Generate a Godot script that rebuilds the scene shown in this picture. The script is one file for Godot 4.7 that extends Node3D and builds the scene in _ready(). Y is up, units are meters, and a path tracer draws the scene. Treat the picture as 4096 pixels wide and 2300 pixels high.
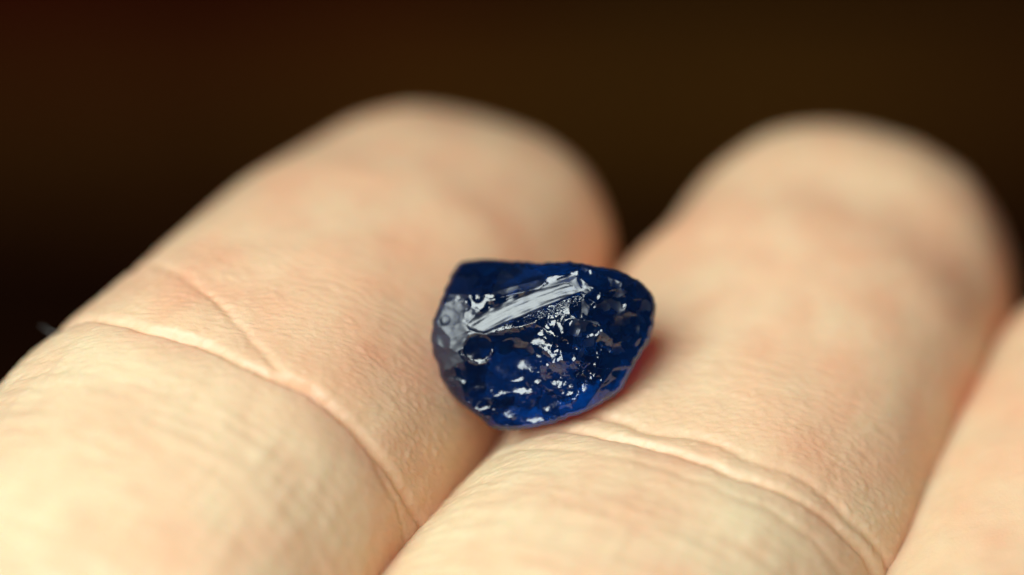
extends Node3D
# Close-up of a rough blue stone lying in the furrow between two fingertips of an open hand.
# Lengths below are millimetres; MM turns them into metres.

const MM := 0.001
const PITCH := 36.0            # the lens looks down on the hand at this angle
const REACH := 180.0           # lens to the stone

func _ready() -> void:
	set_up_camera()
	set_up_light()
	build_table()
	build_hand()
	build_stone()
	build_hair()

# ------------------------------------------------------------------ camera and light

func set_up_camera() -> void:
	var cam := Camera3D.new()
	cam.name = "camera"
	var p := deg_to_rad(PITCH)
	cam.position = Vector3(0, sin(p), cos(p)) * REACH * MM
	cam.rotation.x = -p
	var lens := CameraAttributesPhysical.new()
	lens.frustum_near = 0.005
	lens.frustum_far = 20.0
	lens.frustum_focal_length = 187.7
	lens.frustum_focus_distance = 0.1799
	lens.exposure_aperture = 12.0
	cam.attributes = lens
	cam.current = true
	add_child(cam)
	var we := WorldEnvironment.new()
	we.name = "environment"
	var e := Environment.new()
	e.background_mode = Environment.BG_COLOR
	e.background_color = Color(0.14, 0.137, 0.133)
	e.tonemap_mode = Environment.TONE_MAPPER_LINEAR
	e.tonemap_exposure = 1.0
	e.sdfgi_enabled = true
	e.ssao_enabled = true
	e.ssil_enabled = true
	we.environment = e
	add_child(we)

func set_up_light() -> void:
	# a square soft lamp hangs over the hand, a little to the left and towards the viewer
	var lamp := Node3D.new()
	lamp.name = "softbox_lamp"
	lamp.position = Vector3(-150, 258, 158) * MM
	add_child(lamp)
	lamp.look_at_from_position(lamp.position, Vector3.ZERO, Vector3(0, 0, -1))
	lamp.set_meta("label", "square black softbox lamp hanging over the hand")
	lamp.set_meta("category", "lamp")
	var side := 0.28
	var black := plain(Color(0.03, 0.03, 0.03), 0.5)
	var glow := plain(Color(0.8, 0.8, 0.8), 0.9)
	glow.emission_enabled = true
	glow.emission = Color(0.9, 0.96, 1.0)
	glow.emission_energy_multiplier = 0.6
	var shell := BoxMesh.new()
	shell.size = Vector3(side + 0.02, side + 0.02, 0.08)
	part("housing", shell, black, lamp, Vector3(0, 0, 0.05))
	var face := BoxMesh.new()
	face.size = Vector3(side, side, 0.004)
	part("lamp_diffuser", face, glow, lamp, Vector3(0, 0, 0.006))
	var arm := CylinderMesh.new()
	arm.top_radius = 0.008
	arm.bottom_radius = 0.008
	arm.height = 0.6
	var rod := part("arm", arm, black, lamp, Vector3(0, 0, 0.388))
	rod.rotation.x = PI / 2
	var l := AreaLight3D.new()
	l.name = "lamp_light"
	l.area_size = Vector2(side, side)
	l.light_color = Color(0.96, 1.0, 0.985)
	l.light_energy = 0.212
	l.shadow_enabled = true
	l.set("area_range", 5.0)
	l.set("area_attenuation", 2.0)
	lamp.add_child(l)

func plain(albedo: Color, rough: float) -> StandardMaterial3D:
	var m := StandardMaterial3D.new()
	m.albedo_color = albedo.linear_to_srgb()
	m.roughness = rough
	return m

func part(called: String, mesh: Mesh, mat: Material, parent: Node, at := Vector3.ZERO) -> MeshInstance3D:
	var o := MeshInstance3D.new()
	o.name = called
	o.mesh = mesh
	o.material_override = mat
	o.position = at
	parent.add_child(o, true)
	return o

# ------------------------------------------------------------------ the dark table behind

func build_table() -> void:
	var rng := RandomNumberGenerator.new()
	rng.seed = 5
	var table := Node3D.new()
	table.name = "table_top"
	table.position = Vector3(0, -0.17, 0)
	table.set_meta("kind", "structure")
	table.set_meta("label", "dark brown wooden surface far out of focus behind the hand")
	add_child(table)
	var grain := FastNoiseLite.new()
	grain.seed = 11
	grain.frequency = 0.02
	grain.fractal_octaves = 4
	var tex := NoiseTexture2D.new()
	tex.noise = grain
	tex.width = 512
	tex.height = 512
	tex.seamless = true
	var ramp := Gradient.new()
	ramp.set_color(0, Color(0.5, 0.45, 0.4))
	ramp.set_color(1, Color(1, 1, 1))
	tex.color_ramp = ramp
	var tones := [Color(0.026, 0.008, 0.003), Color(0.14, 0.050, 0.010), Color(0.20, 0.082, 0.014), Color(0.09, 0.004, 0.003), Color(0.075, 0.027, 0.007)]
	var mats := []
	for t in tones:
		var m := plain(t, 0.9)
		m.metallic_specular = 0.1
		m.albedo_texture = tex
		m.uv1_triplanar = true
		m.uv1_scale = Vector3(1.5, 8, 8)
		mats.append(m)
	# rows of blocks from the far side to the near one; the tones of each row's blocks from left to right
	var rows := {-0.268: [1, 1, 1, 2, 2, 1, 4, 4], -0.2945: [4, 3, 3, 3, 4, 4, 4, 4], -0.2415: [0, 0, 0, 0, 0, 0, 0, 0], -0.321: [0, 3, 0, 0, 4, 0, 0, 0]}
	for k in 30:
		var z := -0.4535 + k * 0.0265
		var given := []
		for key in rows:
			if absf(key - z) < 0.001:
				given = rows[key]
		for i in 8:
			var b := BoxMesh.new()
			var long := 0.036 if i > 0 and i < 7 else 0.6
			b.size = Vector3(long - 0.0005, 0.02, 0.026)
			var x := -0.108 + (i - 1) * 0.036 + 0.018 if i > 0 and i < 7 else (-0.408 if i == 0 else 0.408)
			var pick: int = given[i] if given else [0, 0, 4, 0, 1][rng.randi() % 5]
			part("board", b, mats[pick], table, Vector3(x + 0.012 * (k % 3), -0.01 + 0.0004 * rng.randf(), z))

# ------------------------------------------------------------------ the hand

class Finger:
	var base: Vector3        # axis at the crease of the last joint
	var yaw: float
	var rise: float          # how much the last joint climbs per mm
	var s_points: Array      # stations along the axis
	var widths: Array        # half widths there
	var length: float        # crease to tip
	var cap: float
	var creases: Array       # [s at the pad's middle, bow, depth, half width, wave seed]
	var start: float
	var seed: int

	func width(s: float) -> float:
		var n := s_points.size()
		if s <= s_points[0]:
			return widths[0]
		for i in n - 1:
			if s < s_points[i + 1]:
				var t: float = (s - s_points[i]) / (s_points[i + 1] - s_points[i])
				t = t * t * (3.0 - 2.0 * t)
				return lerpf(widths[i], widths[i + 1], t)
		return widths[n - 1]

var cells := FastNoiseLite.new()
var lines := FastNoiseLite.new()
var soft := FastNoiseLite.new()
var fine := FastNoiseLite.new()

func finger_data() -> Array:
	var a := Finger.new()            # the longest, left in view
	a.base = Vector3(-11.7, -8.9, 1.1)
	a.yaw = 0.505
	a.rise = -0.015
	a.s_points = [-60.0, -30.0, -12.0, 0.0, 12.0, 19.0]
	a.widths = [10.2, 10.3, 10.2, 9.2, 8.3, 7.7]
	a.length = 24.6
	a.cap = 7.4
	a.creases = [[-1.4, 2.0, 0.46, 0.22, 1], [0.7, -3.8, 0.16, 0.22, 2], [-24.5, 1.5, 0.6, 0.6, 3], [-22.0, 0.5, 0.4, 0.5, 4]]
	a.start = -70.0
	a.seed = 1
	var b := Finger.new()            # its neighbour to the right
	b.base = Vector3(6.7, -12.7, 3.5)
	b.yaw = 0.425
	b.rise = 0.135
	b.s_points = [-60.0, -30.0, -12.0, 0.0, 12.0, 18.0]
	b.widths = [10.8, 11.3, 11.2, 9.4, 8.6, 7.9]
	b.length = 25.7
	b.cap = 8.2
	b.creases = [[-1.3, 2.4, 0.40, 0.22, 5], [-0.2, 2.0, 0.20, 0.22, 6], [-2.6, 1.6, 0.10, 0.2, 9], [-25.0, 1.5, 0.6, 0.6, 7]]
	b.start = -68.0
	b.seed = 2
	var c := Finger.new()            # the small finger at the right edge
	c.base = Vector3(20.1, -13.9, 9.7)
	c.yaw = 0.36
	c.rise = 0.1
	c.s_points = [-55.0, -25.0, -10.0, 0.0, 10.0, 16.0]
	c.widths = [8.4, 8.2, 7.9, 7.4, 7.2, 6.9]
	c.length = 23.6
	c.cap = 9.0
	c.creases = [[-3.5, 1.0, 0.4, 0.4, 8], [-22.0, 1.5, 0.5, 0.6, 3]]
	c.start = -60.0
	c.seed = 3
	return [a, b, c]

func finger_surface(f: Finger, s: float, th: float) -> Array:
	# the smooth finger: a rounded-square section swept along its axis, closed by a blunt tip
	var ct := cos(th)
	var st := sin(th)
	var n := 2.35
	var r := pow(pow(absf(ct), n) + pow(absf(st), n), -1.0 / n)
	var w := f.width(s)
	var k := clampf((s - (f.length - f.cap)) / f.cap, 0.0, 1.0)
	var close := pow(maxf(1.0 - pow(k, 2.2), 0.0), 1.0 / 2.2)
	var flat := 0.86
	# pads swell between the creases
	var swell := 0.0
	if st > 0.0:
		swell = 0.55 * exp(-pow((s - 10.0) / 6.5, 2.0)) + 0.5 * exp(-pow((s + 13.0) / 7.0, 2.0))
		swell *= st
	var x := w * r * ct * close
	var y := (w * flat * r * st + swell) * close
	var ax := Vector3(sin(f.yaw), 0, -cos(f.yaw))
	var lat := Vector3(cos(f.yaw), 0, sin(f.yaw))
	var c := f.base + ax * s
	var bent := maxf(-s - 1.0, 0.0)
	c.y += f.rise * maxf(s, 0.0) - 0.35 * (sqrt(bent * bent + 16.0) - 4.0)
	var p := c + lat * x + Vector3(0, y, 0)
	var nor := (lat * (ct / w) + Vector3(0, st / (w * flat), 0)).normalized()
	nor = (nor * close + ax * k * k).normalized()
	return [p, nor]

func relief(f: Finger, s: float, q: float, th: float) -> float:
	# how far the skin stands off the smooth finger; q runs across it in mm
	var st := sin(th)
	var sd := f.seed * 31.7
	var d := 0.16 * soft.get_noise_2d(s * 12.0 + sd, q * 12.0) + 0.25 * soft.get_noise_2d(s * 3.5 + sd, q * 4.5 - 90.0)
	if s < -32.0:
		return d
	var palm := smoothstep(-0.35, 0.25, st)
	# flexion creases: a narrow furrow in a broad dip
	var near := 0.0
	for c in f.creases:
		var wave: float = 0.32 * soft.get_noise_2d(q * 20.0, c[4] * 77.0) + 0.05 * fine.get_noise_2d(q * 1.3, c[4] * 31.0)
		var bow: float = c[1] * (1.0 - st)
		if c[1] < 0.0:
			bow = c[1] * minf(cos(th), 0.35) * 1.2
		var t: float = s - (c[0] + bow + wave)
		var strength: float = c[2] * palm * (0.75 + 0.5 * soft.get_noise_2d(q * 14.0 + 300.0, c[4] * 13.0))
		var sharp := absf(t) / float(c[3])
		d -= strength * (0.78 * exp(-sharp * sharp) + 0.20 * exp(-pow(t / 0.9, 2.0)))
		near = maxf(near, exp(-pow(t / 3.2, 2.0)))
	# crepe of small cells round the creases, a coarser lattice of lines further down, fine ridges on the pad
	var wx := s + 0.22 * fine.get_noise_2d(s * 1.6 + sd, q * 1.6)
	var wq := q + 0.22 * fine.get_noise_2d(s * 1.6 + sd + 40.0, q * 1.6)
	var crepe := cells.get_noise_2d(wx * 2.6 + sd, wq * 4.0)
	d += palm * (0.014 + 0.045 * near + 0.03 * exp(-pow((s - 3.0) / 3.2, 2.0))) * minf(crepe, 0.5)
	var low := smoothstep(-2.0, -5.0, s)
	if low > 0.0:
		var along := lines.get_noise_2d(wx * 0.22 + sd, wq * 1.15)
		var across := lines.get_noise_2d(wx * 1.35 + 70.0, wq * 0.24 + sd)
		d += palm * low * (0.08 * minf(along, 0.1) + 0.08 * minf(across, 0.1))
	var pad := smoothstep(1.5, 5.0, s)
	if pad > 0.0:
		var ridge := sin((Vector2(s - 13.0, q * 0.8).length() + 0.5 * fine.get_noise_2d(s * 0.5, q * 0.5 + sd)) * TAU / 0.48)
		d += palm * pad * 0.012 * ridge
	# skin folds over lengthways wrinkles across the joint
	var fold := lines.get_noise_2d(wx * 0.3 + 11.0 + sd, wq * 0.62)
	d += palm * (0.015 + 0.03 * near) * minf(fold, 0.25)
	d += 0.010 * fine.get_noise_2d(s * 5.0, q * 5.0 + sd)
	return d

func build_hand() -> void:
	cells.noise_type = FastNoiseLite.TYPE_CELLULAR
	cells.cellular_return_type = FastNoiseLite.RETURN_DISTANCE2_SUB
	cells.frequency = 1.0
	cells.fractal_type = FastNoiseLite.FRACTAL_NONE
	cells.seed = 3
	lines.noise_type = FastNoiseLite.TYPE_CELLULAR
	lines.cellular_return_type = FastNoiseLite.RETURN_DISTANCE2_SUB
	lines.frequency = 1.0
	lines.fractal_type = FastNoiseLite.FRACTAL_NONE
	lines.seed = 8
	soft.noise_type = FastNoiseLite.TYPE_SIMPLEX_SMOOTH
	soft.frequency = 0.01
	soft.fractal_octaves = 2
	fine.noise_type = FastNoiseLite.TYPE_SIMPLEX_SMOOTH
	fine.frequency = 1.0
	fine.fractal_octaves = 2
	fine.seed = 21
	var verts := PackedVector3Array()
	var cols := PackedColorArray()
	var idx := PackedInt32Array()
	for f in finger_data():
		add_finger(f, verts, cols, idx)
	add_palm(verts, cols, idx)
	var o := MeshInstance3D.new()
	o.name = "hand"
	o.mesh = smooth_mesh(verts, cols, idx)
	o.material_override = skin_material()
	o.set_meta("label", "open palm-up hand with creased fingertips holding the rough blue stone")
	o.set_meta("category", "hand")
	add_child(o)

func smooth_mesh(verts: PackedVector3Array, cols: PackedColorArray, idx: PackedInt32Array) -> ArrayMesh:
	var arrays := []
	arrays.resize(Mesh.ARRAY_MAX)
	arrays[Mesh.ARRAY_VERTEX] = verts
	if cols.size():
		arrays[Mesh.ARRAY_COLOR] = cols
	arrays[Mesh.ARRAY_INDEX] = idx
	var nor := PackedVector3Array()
	nor.resize(verts.size())
	for i in range(0, idx.size(), 3):
		var a := idx[i]
		var b := idx[i + 1]
		var c := idx[i + 2]
		var n := (verts[c] - verts[a]).cross(verts[b] - verts[a]) * 1e6
		nor[a] += n
		nor[b] += n
		nor[c] += n
	for i in nor.size():
		nor[i] = nor[i].normalized() if nor[i].length_squared() > 1e-20 else Vector3.UP
	arrays[Mesh.ARRAY_NORMAL] = nor
	var m := ArrayMesh.new()
	m.add_surface_from_arrays(Mesh.PRIMITIVE_TRIANGLES, arrays)
	return m

func skin_color(p: Vector3, rosy := 0.4) -> Color:
	# blotches of blood under pale yellowish skin
	var a := soft.get_noise_3d(p.x * 14.0, p.y * 14.0, p.z * 14.0)
	var b := soft.get_noise_3d(p.x * 34.0 + 500.0, p.y * 34.0, p.z * 34.0)
	var pink := clampf(rosy + 0.36 * a + 0.3 * b, 0.0, 1.0)
	var c := Color(0.83, 0.60, 0.38).lerp(Color(0.83, 0.425, 0.255), pink)
	var v := 1.0 + 0.05 * soft.get_noise_3d(p.x * 60.0, p.y * 60.0, p.z * 60.0 + 900.0)
	return Color(c.r * v, c.g * v, c.b * v)

func add_finger(f: Finger, verts: PackedVector3Array, cols: PackedColorArray, idx: PackedInt32Array) -> void:
	var ss := PackedFloat32Array()
	var s := f.start
	while s < f.length - f.cap:
		ss.append(s)
		s += 2.0 if s < -34.0 else 0.4 if s < -22.0 else 0.085 if s < 6.0 and f.seed < 3 else 0.2
	for i in 50:
		ss.append(f.length - f.cap + f.cap * sin((i + 0.5) / 50.0 * PI * 0.5))
	var ths := PackedFloat32Array()
	var top := 300 if f.seed < 3 else 160
	for i in top:
		ths.append(-0.5 + (PI + 1.0) * i / top)
	for i in 50:
		ths.append(PI + 0.5 + (PI - 1.0) * i / 50.0)
	var n := ths.size()
	var first := verts.size()
	for sv in ss:
		var w := f.width(sv)
		for th in ths:
			var sp := finger_surface(f, sv, th)
			var q := w * (th - PI * 0.5)
			if th > PI + 0.5 + 0.6:
				q = w * (th - TAU - PI * 0.5) if th > PI * 1.5 else q
			var p: Vector3 = sp[0]
			p += (sp[1] as Vector3) * relief(f, sv, q, th)
			verts.append(p * MM)
			cols.append(skin_color(p, 0.58 + 0.16 * smoothstep(6.0, 14.0, sv) - 0.30 * smoothstep(1.0, -4.0, sv)))
	var rows := ss.size()
	for i in rows - 1:
		for j in n:
			var a := first + i * n + j
			var b := first + i * n + (j + 1) % n
			idx.append_array([a, a + n, b, b, a + n, b + n])
	var tip := verts.size()
	var sum := Vector3.ZERO
	for j in n:
		sum += verts[first + (rows - 1) * n + j]
	verts.append(sum / n + Vector3(sin(f.yaw), 0, -cos(f.yaw)) * 0.00002)
	cols.append(skin_color(sum / n / MM))
	for j in n:
		idx.append_array([first + (rows - 1) * n + j, tip, first + (rows - 1) * n + (j + 1) % n])

func capsule(p: Vector3, a: Vector3, b: Vector3, ra: float, rb: float) -> float:
	var ab := b - a
	var t := clampf((p - a).dot(ab) / ab.length_squared(), 0.0, 1.0)
	return p.distance_to(a + ab * t) - lerpf(ra, rb, t)

func add_palm(verts: PackedVector3Array, cols: PackedColorArray, idx: PackedInt32Array) -> void:
	# palm, thumb, first finger and wrist: a field of tapered bones joined softly, meshed as surface nets
	var bones := [
		[Vector3(-38, -30, 62), Vector3(-30, -38, 125), 11.5, 14.0],
		[Vector3(-21, -30, 62), Vector3(-18, -38, 125), 11.5, 14.0],
		[Vector3(-2, -31, 62), Vector3(-6, -38, 125), 11.0, 14.0],
		[Vector3(-56, -30, 58), Vector3(-42, -38, 125), 11.5, 13.0],
		[Vector3(-24, -40, 125), Vector3(-24, -48, 190), 22.0, 21.0],
		[Vector3(-52, -38, 108), Vector3(-82, -32, 74), 15.0, 10.0],
		[Vector3(-82, -32, 74), Vector3(-96, -34, 44), 10.0, 8.5],
		[Vector3(-96, -34, 44), Vector3(-100, -40, 20), 9.0, 7.0],
		[Vector3(-56, -30, 58), Vector3(-62, -38, 20), 9.5, 8.8],
		[Vector3(-62, -38, 20), Vector3(-60, -60, 12), 8.8, 8.2],
		[Vector3(-60, -60, 12), Vector3(-56, -72, 26), 8.2, 7.2],
		[Vector3(-41, -26, 68), Vector3(-32, -25, 48), 9.6, 9.2],
		[Vector3(-21, -28, 68), Vector3(-14, -27, 52), 9.6, 9.2],
		[Vector3(0, -30, 66), Vector3(5, -28, 52), 8.6, 8.0]]
	var cell := 3.0
	var lo := Vector3(-115, -91, 0)
	var nx := 46
	var ny := 28
	var nz := 70
	var field := PackedFloat32Array()
	field.resize(nx * ny * nz)
	for k in nz:
		for j in ny:
			for i in nx:
				var p := lo + Vector3(i, j, k) * cell
				var d := 1e3
				for b in bones:
					var e := capsule(p, b[0], b[1], b[2], b[3])
					var h := maxf(6.0 - absf(d - e), 0.0)
					d = minf(d, e) - h * h / 24.0
				field[(k * ny + j) * nx + i] = d
	var at := {}
	var step := [1, nx, nx * ny]
	for k in nz - 1:
		for j in ny - 1:
			for i in nx - 1:
				var o := (k * ny + j) * nx + i
				var sum := Vector3.ZERO
				var count := 0
				for axis in 3:
					for c in 4:
						var u := (axis + 1) % 3
						var v := (axis + 2) % 3
						var q := Vector3.ZERO
						q[u] = c & 1
						q[v] = c >> 1
						var m: int = o + int(q[0]) * step[0] + int(q[1]) * step[1] + int(q[2]) * step[2]
						var fa := field[m]
						var fb: float = field[m + step[axis]]
						if (fa < 0.0) != (fb < 0.0):
							q[axis] = fa / (fa - fb)
							sum += q
							count += 1
				if count:
					at[o] = verts.size()
					var p := lo + (Vector3(i, j, k) + sum / count) * cell
					verts.append(p * MM)
					cols.append(skin_color(p))
	for k in range(1, nz - 1):
		for j in range(1, ny - 1):
			for i in range(1, nx - 1):
				var o := (k * ny + j) * nx + i
				for axis in 3:
					var fa := field[o]
					var fb: float = field[o + step[axis]]
					if (fa < 0.0) == (fb < 0.0):
						continue
					var u: int = step[(axis + 1) % 3]
					var v: int = step[(axis + 2) % 3]
					var a: int = at[o - u - v]
					var b: int = at[o - v]
					var c: int = at[o]
					var d: int = at[o - u]
					if fa < 0.0:
						idx.append_array([a, c, b, a, d, c])
					else:
						idx.append_array([a, b, c, a, c, d])

func skin_material() -> StandardMaterial3D:
	var m := StandardMaterial3D.new()
	m.vertex_color_use_as_albedo = true
	m.albedo_color = Color.WHITE
	m.roughness = 0.42
	m.metallic_specular = 0.45
	m.subsurf_scatter_enabled = true
	m.subsurf_scatter_strength = 0.36
	var pores := FastNoiseLite.new()
	pores.noise_type = FastNoiseLite.TYPE_CELLULAR
	pores.cellular_return_type = FastNoiseLite.RETURN_DISTANCE2_SUB
	pores.frequency = 0.05
	pores.seed = 4
	pores.fractal_octaves = 2
	var t := NoiseTexture2D.new()
	t.noise = pores
	t.width = 1024
	t.height = 1024
	t.seamless = true
	t.as_normal_map = true
	t.bump_strength = 6.0
	m.normal_enabled = true
	m.normal_texture = t
	m.normal_scale = 0.12
	m.uv1_triplanar = true
	m.uv1_scale = Vector3(90, 90, 90)
	return m

# ------------------------------------------------------------------ the stone

const UNIT := 0.005885       # the stone is drawn in units of this many mm

var chips := []

func outline_radius(phi: float, rim: PackedFloat32Array) -> float:
	var t := fposmod(phi, TAU) / TAU * rim.size()
	var i := int(t)
	return lerpf(rim[i % rim.size()], rim[(i + 1) % rim.size()], t - i)

func stone_front(u: float, v: float) -> float:
	# broken faces of the near side
	var left_top := 119.0 + 0.45 * u - 0.28 * v
	var shelf := -0.2 * v
	var low_left := -37.0 + 0.23 * u + 0.17 * v
	var pitted := 5.0 - 0.20 * u + 0.06 * v
	var foot := -8.0 + 0.05 * u + 0.20 * v
	var right := 141.0 - 0.5 * u - 0.05 * v
	var right_top := 253.0 - 0.3 * u - 0.6 * v
	var back_top := 445.0 + 0.42 * u - 1.3 * v
	var left := 395.0 + 0.9 * u + 0.1 * v
	var left_foot := 113.0 + 0.45 * u + 0.25 * v
	var right_foot := 242.0 - 0.6 * u + 0.35 * v
	# the long shell-shaped break along the upper ridge
	var along := (u + 100.0) * 0.92 + (v - 290.0) * 0.39
	var across := -(u + 100.0) * 0.39 + (v - 290.0) * 0.92
	var band := 110.0 + 0.22 * u - 0.55 * v
	across += 26.0 * pow((along + 60.0) / 360.0, 2.0) - 8.0
	var streak := soft.get_noise_2d(along * 0.25, across * 3.2)
	var shell := -112.0 + 0.1 * along - 0.2 * across + 12.0 * pow(across / 70.0, 2.0) + 1.6 * streak + 2.5 * sin(along / 85.0) + 90.0 * pow(maxf(absf(along + 0.7 * across + 60.0) - 350.0, 0.0) / 100.0, 2.0)
	band = minf(band, shell)
	return minf(minf(minf(minf(left_top, shelf), minf(low_left, pitted)), minf(minf(foot, right), minf(right_top, back_top))), minf(minf(left, left_foot), minf(right_foot, band)))

func scallop(u: float, v: float, size: float, lean: float, salt: int) -> Vector2:
	# where many small shell breaks meet: the lowest of the hollows round the nearest seeds, and which one it is
	var gx := floori(u / size)
	var gy := floori(v / size)
	var best := 1e9
	var who := 0
	for i in range(gx - 1, gx + 2):
		for j in range(gy - 1, gy + 2):
			var h := hash(Vector3i(i, j, salt))
			var dx := u - (i + 0.1 + 0.8 * ((h & 255) / 255.0)) * size
			var dy := v - (j + 0.1 + 0.8 * ((h >> 8 & 255) / 255.0)) * size
			var lx := ((h >> 16 & 255) / 127.5 - 1.0) * lean
			var ly := ((h >> 24 & 127) / 63.5 - 1.0) * lean
			var z := (dx * dx + dy * dy) * 0.30 / size + lx * dx + ly * dy
			if z < best:
				best = z
				who = h >> 4 & 1023
	return Vector2(best, who)

func build_stone() -> void:
	var rng := RandomNumberGenerator.new()
	rng.seed = 12
	var pts := PackedVector2Array([Vector2(1668, 450), Vector2(1655, 590), Vector2(1612, 730), Vector2(1540, 830), Vector2(1480, 940), Vector2(1440, 1020), Vector2(1380, 1080), Vector2(1290, 1130), Vector2(1160, 1200), Vector2(1080, 1215), Vector2(960, 1265), Vector2(840, 1295), Vector2(700, 1310), Vector2(600, 1315), Vector2(530, 1290), Vector2(430, 1210), Vector2(310, 1120), Vector2(230, 1030), Vector2(185, 940), Vector2(165, 860), Vector2(132, 790), Vector2(122, 690), Vector2(135, 560), Vector2(170, 470), Vector2(215, 340), Vector2(260, 240), Vector2(300, 175), Vector2(360, 145), Vector2(520, 140), Vector2(700, 155), Vector2(880, 165), Vector2(1080, 158), Vector2(1250, 185), Vector2(1400, 215), Vector2(1550, 285), Vector2(1635, 370)])
	var rim := PackedFloat32Array()
	var nr := 360
	for i in nr:
		var phi := TAU * i / nr
		var ray := Vector2(cos(phi), sin(phi)) * 2000.0
		var r := 500.0
		for k in pts.size():
			var a := pts[k] - Vector2(900, 720)
			var b := pts[(k + 1) % pts.size()] - Vector2(900, 720)
			var hit = Geometry2D.segment_intersects_segment(Vector2.ZERO, ray, Vector2(a.x, -a.y), Vector2(b.x, -b.y))
			if hit != null:
				r = (hit as Vector2).length()
		rim.append(r)
	# shell-shaped chips: [centre, radius, lean against the face, depth]
	chips = []
	chips.append([Vector2(-250, -85), 200.0, Vector2(-0.06, 0.03), 14.0])
	chips.append([Vector2(-455, -30), 112.0, Vector2(0.0, 0.0), 8.0])
	chips.append([Vector2(40, 150), 95.0, Vector2(0.22, 0.02), 10.0])
	chips.append([Vector2(-10, 95), 60.0, Vector2(0.2, -0.05), 8.0])
	chips.append([Vector2(190, 255), 130.0, Vector2(0.22, 0.05), 6.0])
	chips.append([Vector2(90, 270), 80.0, Vector2(0.25, 0.08), 5.0])
	chips.append([Vector2(560, 110), 120.0, Vector2(0.45, -0.1), 10.0])
	chips.append([Vector2(430, 20), 110.0, Vector2(0.25, 0.3), 12.0])
	chips.append([Vector2(600, 330), 150.0, Vector2(-0.2, 0.2), 12.0])
	for i in 7:        # the frosted corner
		var c := Vector2(rng.randf_range(-720, -360), rng.randf_range(80, 560))
		chips.append([c, rng.randf_range(60, 150), Vector2(rng.randf_range(-0.4, 0.15), rng.randf_range(-0.1, 0.35)), rng.randf_range(3, 12)])
	for i in 24:        # the pits of the right half
		var c := Vector2(rng.randf_range(40, 420), rng.randf_range(-350, 0))
		chips.append([c, rng.randf_range(10, 42), Vector2(rng.randf_range(-0.2, 0.3), rng.randf_range(-0.3, 0.15)), rng.randf_range(1.5, 6)])
	for i in 10:        # larger breaks round them
		var c := Vector2(rng.randf_range(0, 640), rng.randf_range(-400, 330))
		chips.append([c, rng.randf_range(60, 170), Vector2(rng.randf_range(-0.2, 0.2), rng.randf_range(-0.2, 0.1)), rng.randf_range(3, 10)])
	for i in 4:        # the bright foot
		var c := Vector2(rng.randf_range(-460, 250), rng.randf_range(-580, -220))
		chips.append([c, rng.randf_range(35, 130), Vector2(rng.randf_range(-0.2, 0.2), rng.randf_range(-0.15, 0.1)), rng.randf_range(1.5, 5)])
	for i in 12:        # the dark shoulder on the right
		var c := Vector2(rng.randf_range(330, 760), rng.randf_range(60, 480))
		chips.append([c, rng.randf_range(80, 200), Vector2(rng.randf_range(-0.3, 0.3), rng.randf_range(-0.3, 0.3)), rng.randf_range(4, 14)])
	for i in 14:        # nicks along the upper edge
		var c := Vector2(rng.randf_range(-480, 500), rng.randf_range(450, 560))
		chips.append([c, rng.randf_range(20, 75), Vector2(rng.randf_range(-0.3, 0.3), rng.randf_range(-0.2, 0.4)), rng.randf_range(3, 9)])
	# the long break stayed whole
	chips = chips.filter(func(c):
		var d: Vector2 = c[0] + Vector2(100, -290)
		return not (absf(d.x * 0.92 + d.y * 0.39 + 60.0) < 400.0 + c[1] and absf(d.y * 0.92 - d.x * 0.39) < 45.0 + c[1] * 0.8))
	var ridge := PackedVector2Array([Vector2(-650, 40), Vector2(-420, 110), Vector2(-140, 175), Vector2(100, 250), Vector2(330, 390)])
	var nphi := 720
	var nt := 250
	var nb := 60
	var verts := PackedVector3Array()
	var us := PackedFloat32Array()
	var vs := PackedFloat32Array()
	var zs := PackedFloat32Array()
	var grid := {}
	for i in chips.size():
		var c: Vector2 = chips[i][0]
		var r: float = chips[i][1]
		for gx in range(floori((c.x - r) / 50.0), floori((c.x + r) / 50.0) + 1):
			for gy in range(floori((c.y - r) / 50.0), floori((c.y + r) / 50.0) + 1):
				var key := Vector2i(gx, gy)
				if not grid.has(key):
					grid[key] = PackedInt32Array()
				var list: PackedInt32Array = grid[key]
				list.append(i)
				grid[key] = list
	var finish := PackedInt32Array()
	var floor_z := PackedFloat32Array()
	for j in nphi:
		floor_z.append(0.0)
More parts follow.
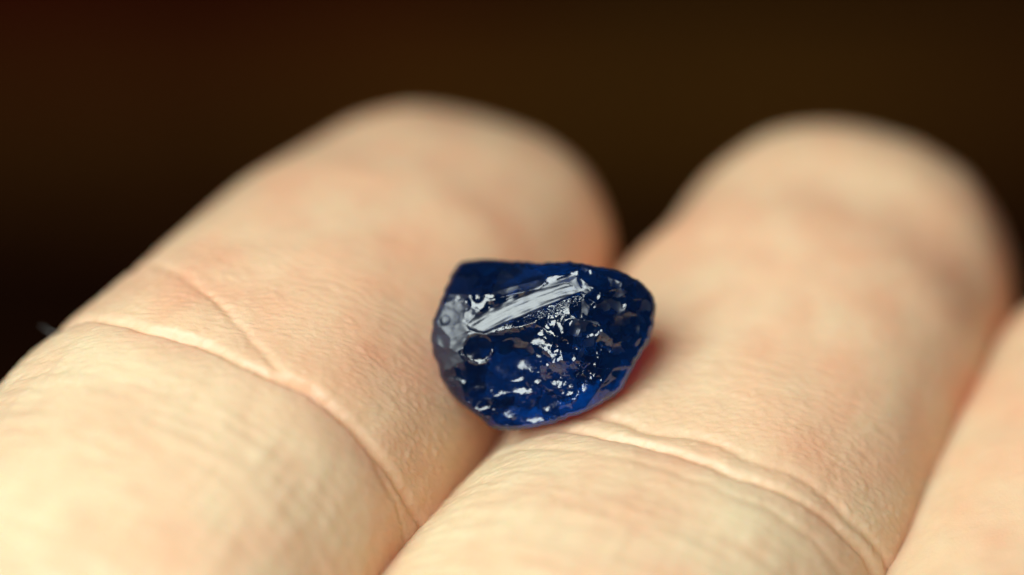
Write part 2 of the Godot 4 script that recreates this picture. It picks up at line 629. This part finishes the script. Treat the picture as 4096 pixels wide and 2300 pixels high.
	for it in nt + nb:
		for j in nphi:
			var phi := TAU * j / nphi
			var r := outline_radius(phi, rim) + 8.0 * fine.get_noise_2d(cos(phi) * 7.0, sin(phi) * 7.0) + 3.0 * fine.get_noise_2d(cos(phi) * 40.0, sin(phi) * 40.0)
			if it < nt:
				var t := sqrt(sin((it + 0.5) / nt * PI * 0.5) * ((it + 0.5) / nt))
				t = (it + 0.5) / nt
				t = 1.0 - pow(1.0 - t, 1.25)
				var u := r * t * cos(phi)
				var v := r * t * sin(phi)
				var z := stone_front(u, v)
				var key := Vector2i(floori(u / 50.0), floori(v / 50.0))
				var bite := 0.0
				if grid.has(key):
					var list: PackedInt32Array = grid[key]
					for i in list:
						var c: Array = chips[i]
						var d := Vector2(u, v) - (c[0] as Vector2)
						var q: float = d.length_squared() / (c[1] * c[1])
						if q < 1.0:
							var lean: Vector2 = c[2]
							bite = minf(bite, lean.dot(d) - c[3] + (c[3] + lean.length() * c[1]) * q)
				z += bite
				var shard := 0
				var face := -(u + 100.0) * 0.39 + (v - 290.0) * 0.92
				var reach := absf((u + 100.0) * 0.92 + (v - 290.0) * 0.39 + 60.0)
				var on_shell := smoothstep(-85.0, -65.0, face) * smoothstep(75.0, 45.0, face) * smoothstep(430.0, 390.0, reach)
				var clean := 0.92 * exp(-pow((u + 300.0) / 300.0, 4.0) - pow((v + 95.0) / 190.0, 4.0))
				var rough := (1.0 - on_shell) * (1.0 - clean)
				var wu := u + 14.0 * fine.get_noise_2d(u * 0.012, v * 0.012)
				var wv := v + 14.0 * fine.get_noise_2d(u * 0.012 + 30.0, v * 0.012)
				var big := scallop(wu, wv * 1.2, 190.0, 0.15, 3)
				var mid := scallop(wu * 1.1, wv, 74.0, 0.17, 8)
				var pit := exp(-pow((u - 190.0) / 230.0, 2.0) - pow((v + 190.0) / 190.0, 2.0))
				var small := scallop(wu, wv, 26.0, 0.22, 15)
				z += rough * ((0.8 - 0.4 * smoothstep(-120.0, -260.0, v)) * big.x + (0.12 + 0.5 * pit) * smoothstep(-420.0, -200.0, v) * mid.x + 0.35 * pit * small.x)
				if on_shell > 0.5:
					shard = 1
				elif rough > 0.4:
					var pick := int(big.y + (mid.y if pit > 0.3 or u > 250.0 else 0.0)) % 10
					shard = 0 if v < -170.0 else 2 if pick < 1 else 1 if pick < 3 else 0
					if wu * 4.0 - 3.0 * u + 0.35 * v + 90.0 * fine.get_noise_2d(u * 0.009, v * 0.009) < -300.0 and v > 20.0 + 70.0 * fine.get_noise_2d(u * 0.015, 60.0) and pick < 8:
						shard = 2 if pick < 4 else 1
				finish.append(shard if t < 0.97 else 2)
				# broken, gritty ground along the ridge and over the pits
				var off := 1e4
				for k in ridge.size() - 1:
					off = minf(off, Vector2(u, v).distance_to(Geometry2D.get_closest_point_to_segment(Vector2(u, v), ridge[k], ridge[k + 1])))
				var under := -(u + 100.0) * 0.39 + (v - 290.0) * 0.92
				var grit := exp(-pow(off / 42.0, 2.0)) * smoothstep(-500.0, -150.0, u) * smoothstep(-70.0, -95.0, under)
				var ring := Vector2(u + 455.0, v + 30.0)
				z += 7.0 * exp(-pow((ring.length() - 104.0 - 5.0 * fine.get_noise_2d(ring.angle() * 2.0, 7.0)) / 8.0, 2.0)) * smoothstep(-0.9, 0.2, fine.get_noise_2d(ring.angle() * 0.8, 1.0))
				grit = maxf(grit, 0.08 * smoothstep(-180.0, -330.0, v))
				grit = maxf(grit, 0.05 * smoothstep(-380.0, -480.0, u) * smoothstep(30.0, 120.0, v))
				grit = maxf(grit, 0.2 * exp(-pow((u - 180.0) / 150.0, 2.0) - pow((v + 200.0) / 130.0, 2.0)))
				z += 6.0 * grit * fine.get_noise_2d(u * 0.035, v * 0.035) + (0.12 + 3.0 * grit) * fine.get_noise_2d(u * 0.11, v * 0.11 + 50.0)
				z += 5.0 * fine.get_noise_2d(u * 0.006, v * 0.006)
				# the rim rounds off
				var e := clampf((t - 0.94) / 0.06, 0.0, 1.0)
				z -= 80.0 * (1.0 - sqrt(maxf(1.0 - e * e, 0.0)))
				floor_z[j] = z
				verts.append(Vector3(u, v, z))
			else:
				var t := float(it - nt + 0.5) / nb
				var shrink := cos(t * PI * 0.5)
				shrink = pow(shrink, 0.8)
				var u := r * shrink * cos(phi)
				var v := r * shrink * sin(phi)
				var deep := minf(floor_z[j], lerpf(floor_z[j], -640.0, sin(t * PI * 0.5)))
				deep = lerpf(floor_z[j], -660.0 + 0.22 * u + 0.15 * v, pow(sin(t * PI * 0.5), 1.1))
				deep += 40.0 * fine.get_noise_2d(u * 0.004 + 9.0, v * 0.004) * t
				verts.append(Vector3(u, v, deep))
				finish.append(1)
	var n := nphi
	var idx := PackedInt32Array()
	for it in nt + nb - 1:
		for j in n:
			var a := it * n + j
			var b := it * n + (j + 1) % n
			idx.append_array([a, b, a + n, b, b + n, a + n])
	for pole in [0, nt + nb - 1]:
		var sum := Vector3.ZERO
		for j in n:
			sum += verts[pole * n + j]
		var mid := verts.size()
		verts.append(sum / n)
		for j in n:
			var a: int = pole * n + j
			var b: int = pole * n + (j + 1) % n
			idx.append_array([mid, b, a] if pole == 0 else [mid, a, b])
	var cols := PackedColorArray()
	for p in verts:
		var v := 1.0 + 0.25 * soft.get_noise_3d(p.x * 0.8, p.y * 0.8, p.z * 0.8)
		cols.append(Color(0.003 * v, 0.028 * v, 0.155 * v))
	for i in verts.size():
		verts[i] = verts[i] * (UNIT * MM)
	var whole := smooth_mesh(verts, cols, idx)
	var arrays := whole.surface_get_arrays(0)
	var sets := [PackedInt32Array(), PackedInt32Array(), PackedInt32Array()]
	for i in range(0, idx.size(), 3):
		var k: int = finish[idx[i]] if idx[i] < finish.size() else 0
		sets[k].append_array([idx[i], idx[i + 1], idx[i + 2]])
	var mesh := ArrayMesh.new()
	for k in 3:
		arrays[Mesh.ARRAY_INDEX] = sets[k]
		mesh.add_surface_from_arrays(Mesh.PRIMITIVE_TRIANGLES, arrays)
		mesh.surface_set_material(k, stone_material(k))
	var o := MeshInstance3D.new()
	o.name = "rough_gemstone"
	o.mesh = mesh
	o.position = Vector3(1.31, -1.74, 1.45) * MM
	o.rotation.x = -deg_to_rad(PITCH)
	o.set_meta("label", "rough uncut deep blue gemstone with glossy chipped faces between two fingers")
	o.set_meta("category", "gemstone")
	add_child(o)
	add_inclusions(o, rng)

func add_inclusions(stone: Node3D, rng: RandomNumberGenerator) -> void:
	# healed cracks: thin crumpled pale veils inside the lower half of the stone
	var pale := plain(Color(0.80, 0.84, 0.86), 0.8)
	for k in 18:
		var at := Vector3(rng.randf_range(-360, 120), rng.randf_range(-430, -130), 0)
		at.z = stone_front(at.x, at.y) - rng.randf_range(60, 150)
		var wide := rng.randf_range(70, 150)
		var tall := rng.randf_range(45, 100)
		var verts := PackedVector3Array()
		var idx := PackedInt32Array()
		var n := 20
		for side in 2:
			for i in n + 1:
				for j in n:
					var t := float(i) / n
					var a := TAU * j / n
					var ragged := 1.0 + 0.35 * fine.get_noise_2d(a * 1.3 + k * 20.0, 3.0) * t
					var x := cos(a) * t * wide * ragged
					var y := sin(a) * t * tall * ragged
					var z := 16.0 * fine.get_noise_2d(x * 0.02 + k * 9.0, y * 0.02) + (2.0 if side == 0 else -2.0) * (1.0 - t)
					verts.append(Vector3(x, y, z) * (UNIT * MM))
		for side in 2:
			var first := side * (n + 1) * n
			for i in n:
				for j in n:
					var a := first + i * n + j
					var b := first + i * n + (j + 1) % n
					if side == 0:
						idx.append_array([a, b, a + n, b, b + n, a + n])
					else:
						idx.append_array([a, a + n, b, b, a + n, b + n])
		var veil := part("inclusion", smooth_mesh(verts, PackedColorArray(), idx), pale, stone, at * (UNIT * MM))
		veil.rotation = Vector3(rng.randf_range(-0.35, 0.1), rng.randf_range(-0.3, 0.3), rng.randf_range(-1.5, 1.5))

func stone_material(finish: int) -> StandardMaterial3D:
	var m := StandardMaterial3D.new()
	m.vertex_color_use_as_albedo = true
	m.albedo_color = Color(1, 1, 1, 0.08)
	m.refraction_enabled = true
	m.refraction_scale = 0.077
	m.metallic_specular = 0.35
	m.roughness = [0.12, 0.30, 0.46][finish]
	return m

# ------------------------------------------------------------------ a stray hair

func build_hair() -> void:
	var f: Finger = finger_data()[0]
	var sp := finger_surface(f, 0.6, deg_to_rad(152.0))
	var foot: Vector3 = sp[0]
	var out := Vector3(-0.75, 0.25, -0.25).normalized()
	var verts := PackedVector3Array()
	var idx := PackedInt32Array()
	var n := 6
	for i in 13:
		var t := i / 12.0
		var c := foot + out * (0.85 * t - 0.1) + Vector3(0, 0.22, 0.08) * t * t
		var r := 0.022 * (1.0 - 0.7 * t)
		for j in n:
			var a := TAU * j / n
			verts.append((c + Vector3(0, cos(a), sin(a)) * r) * MM)
	for i in 12:
		for j in n:
			var a := i * n + j
			var b := i * n + (j + 1) % n
			idx.append_array([a, a + n, b, b, a + n, b + n])
	var o := MeshInstance3D.new()
	o.name = "lint_fibre"
	o.mesh = smooth_mesh(verts, PackedColorArray(), idx)
	o.material_override = plain(Color(0.45, 0.47, 0.48), 0.5)
	o.set_meta("label", "tiny pale fibre sticking out from the left edge of the left finger")
	o.set_meta("category", "fibre")
	add_child(o)
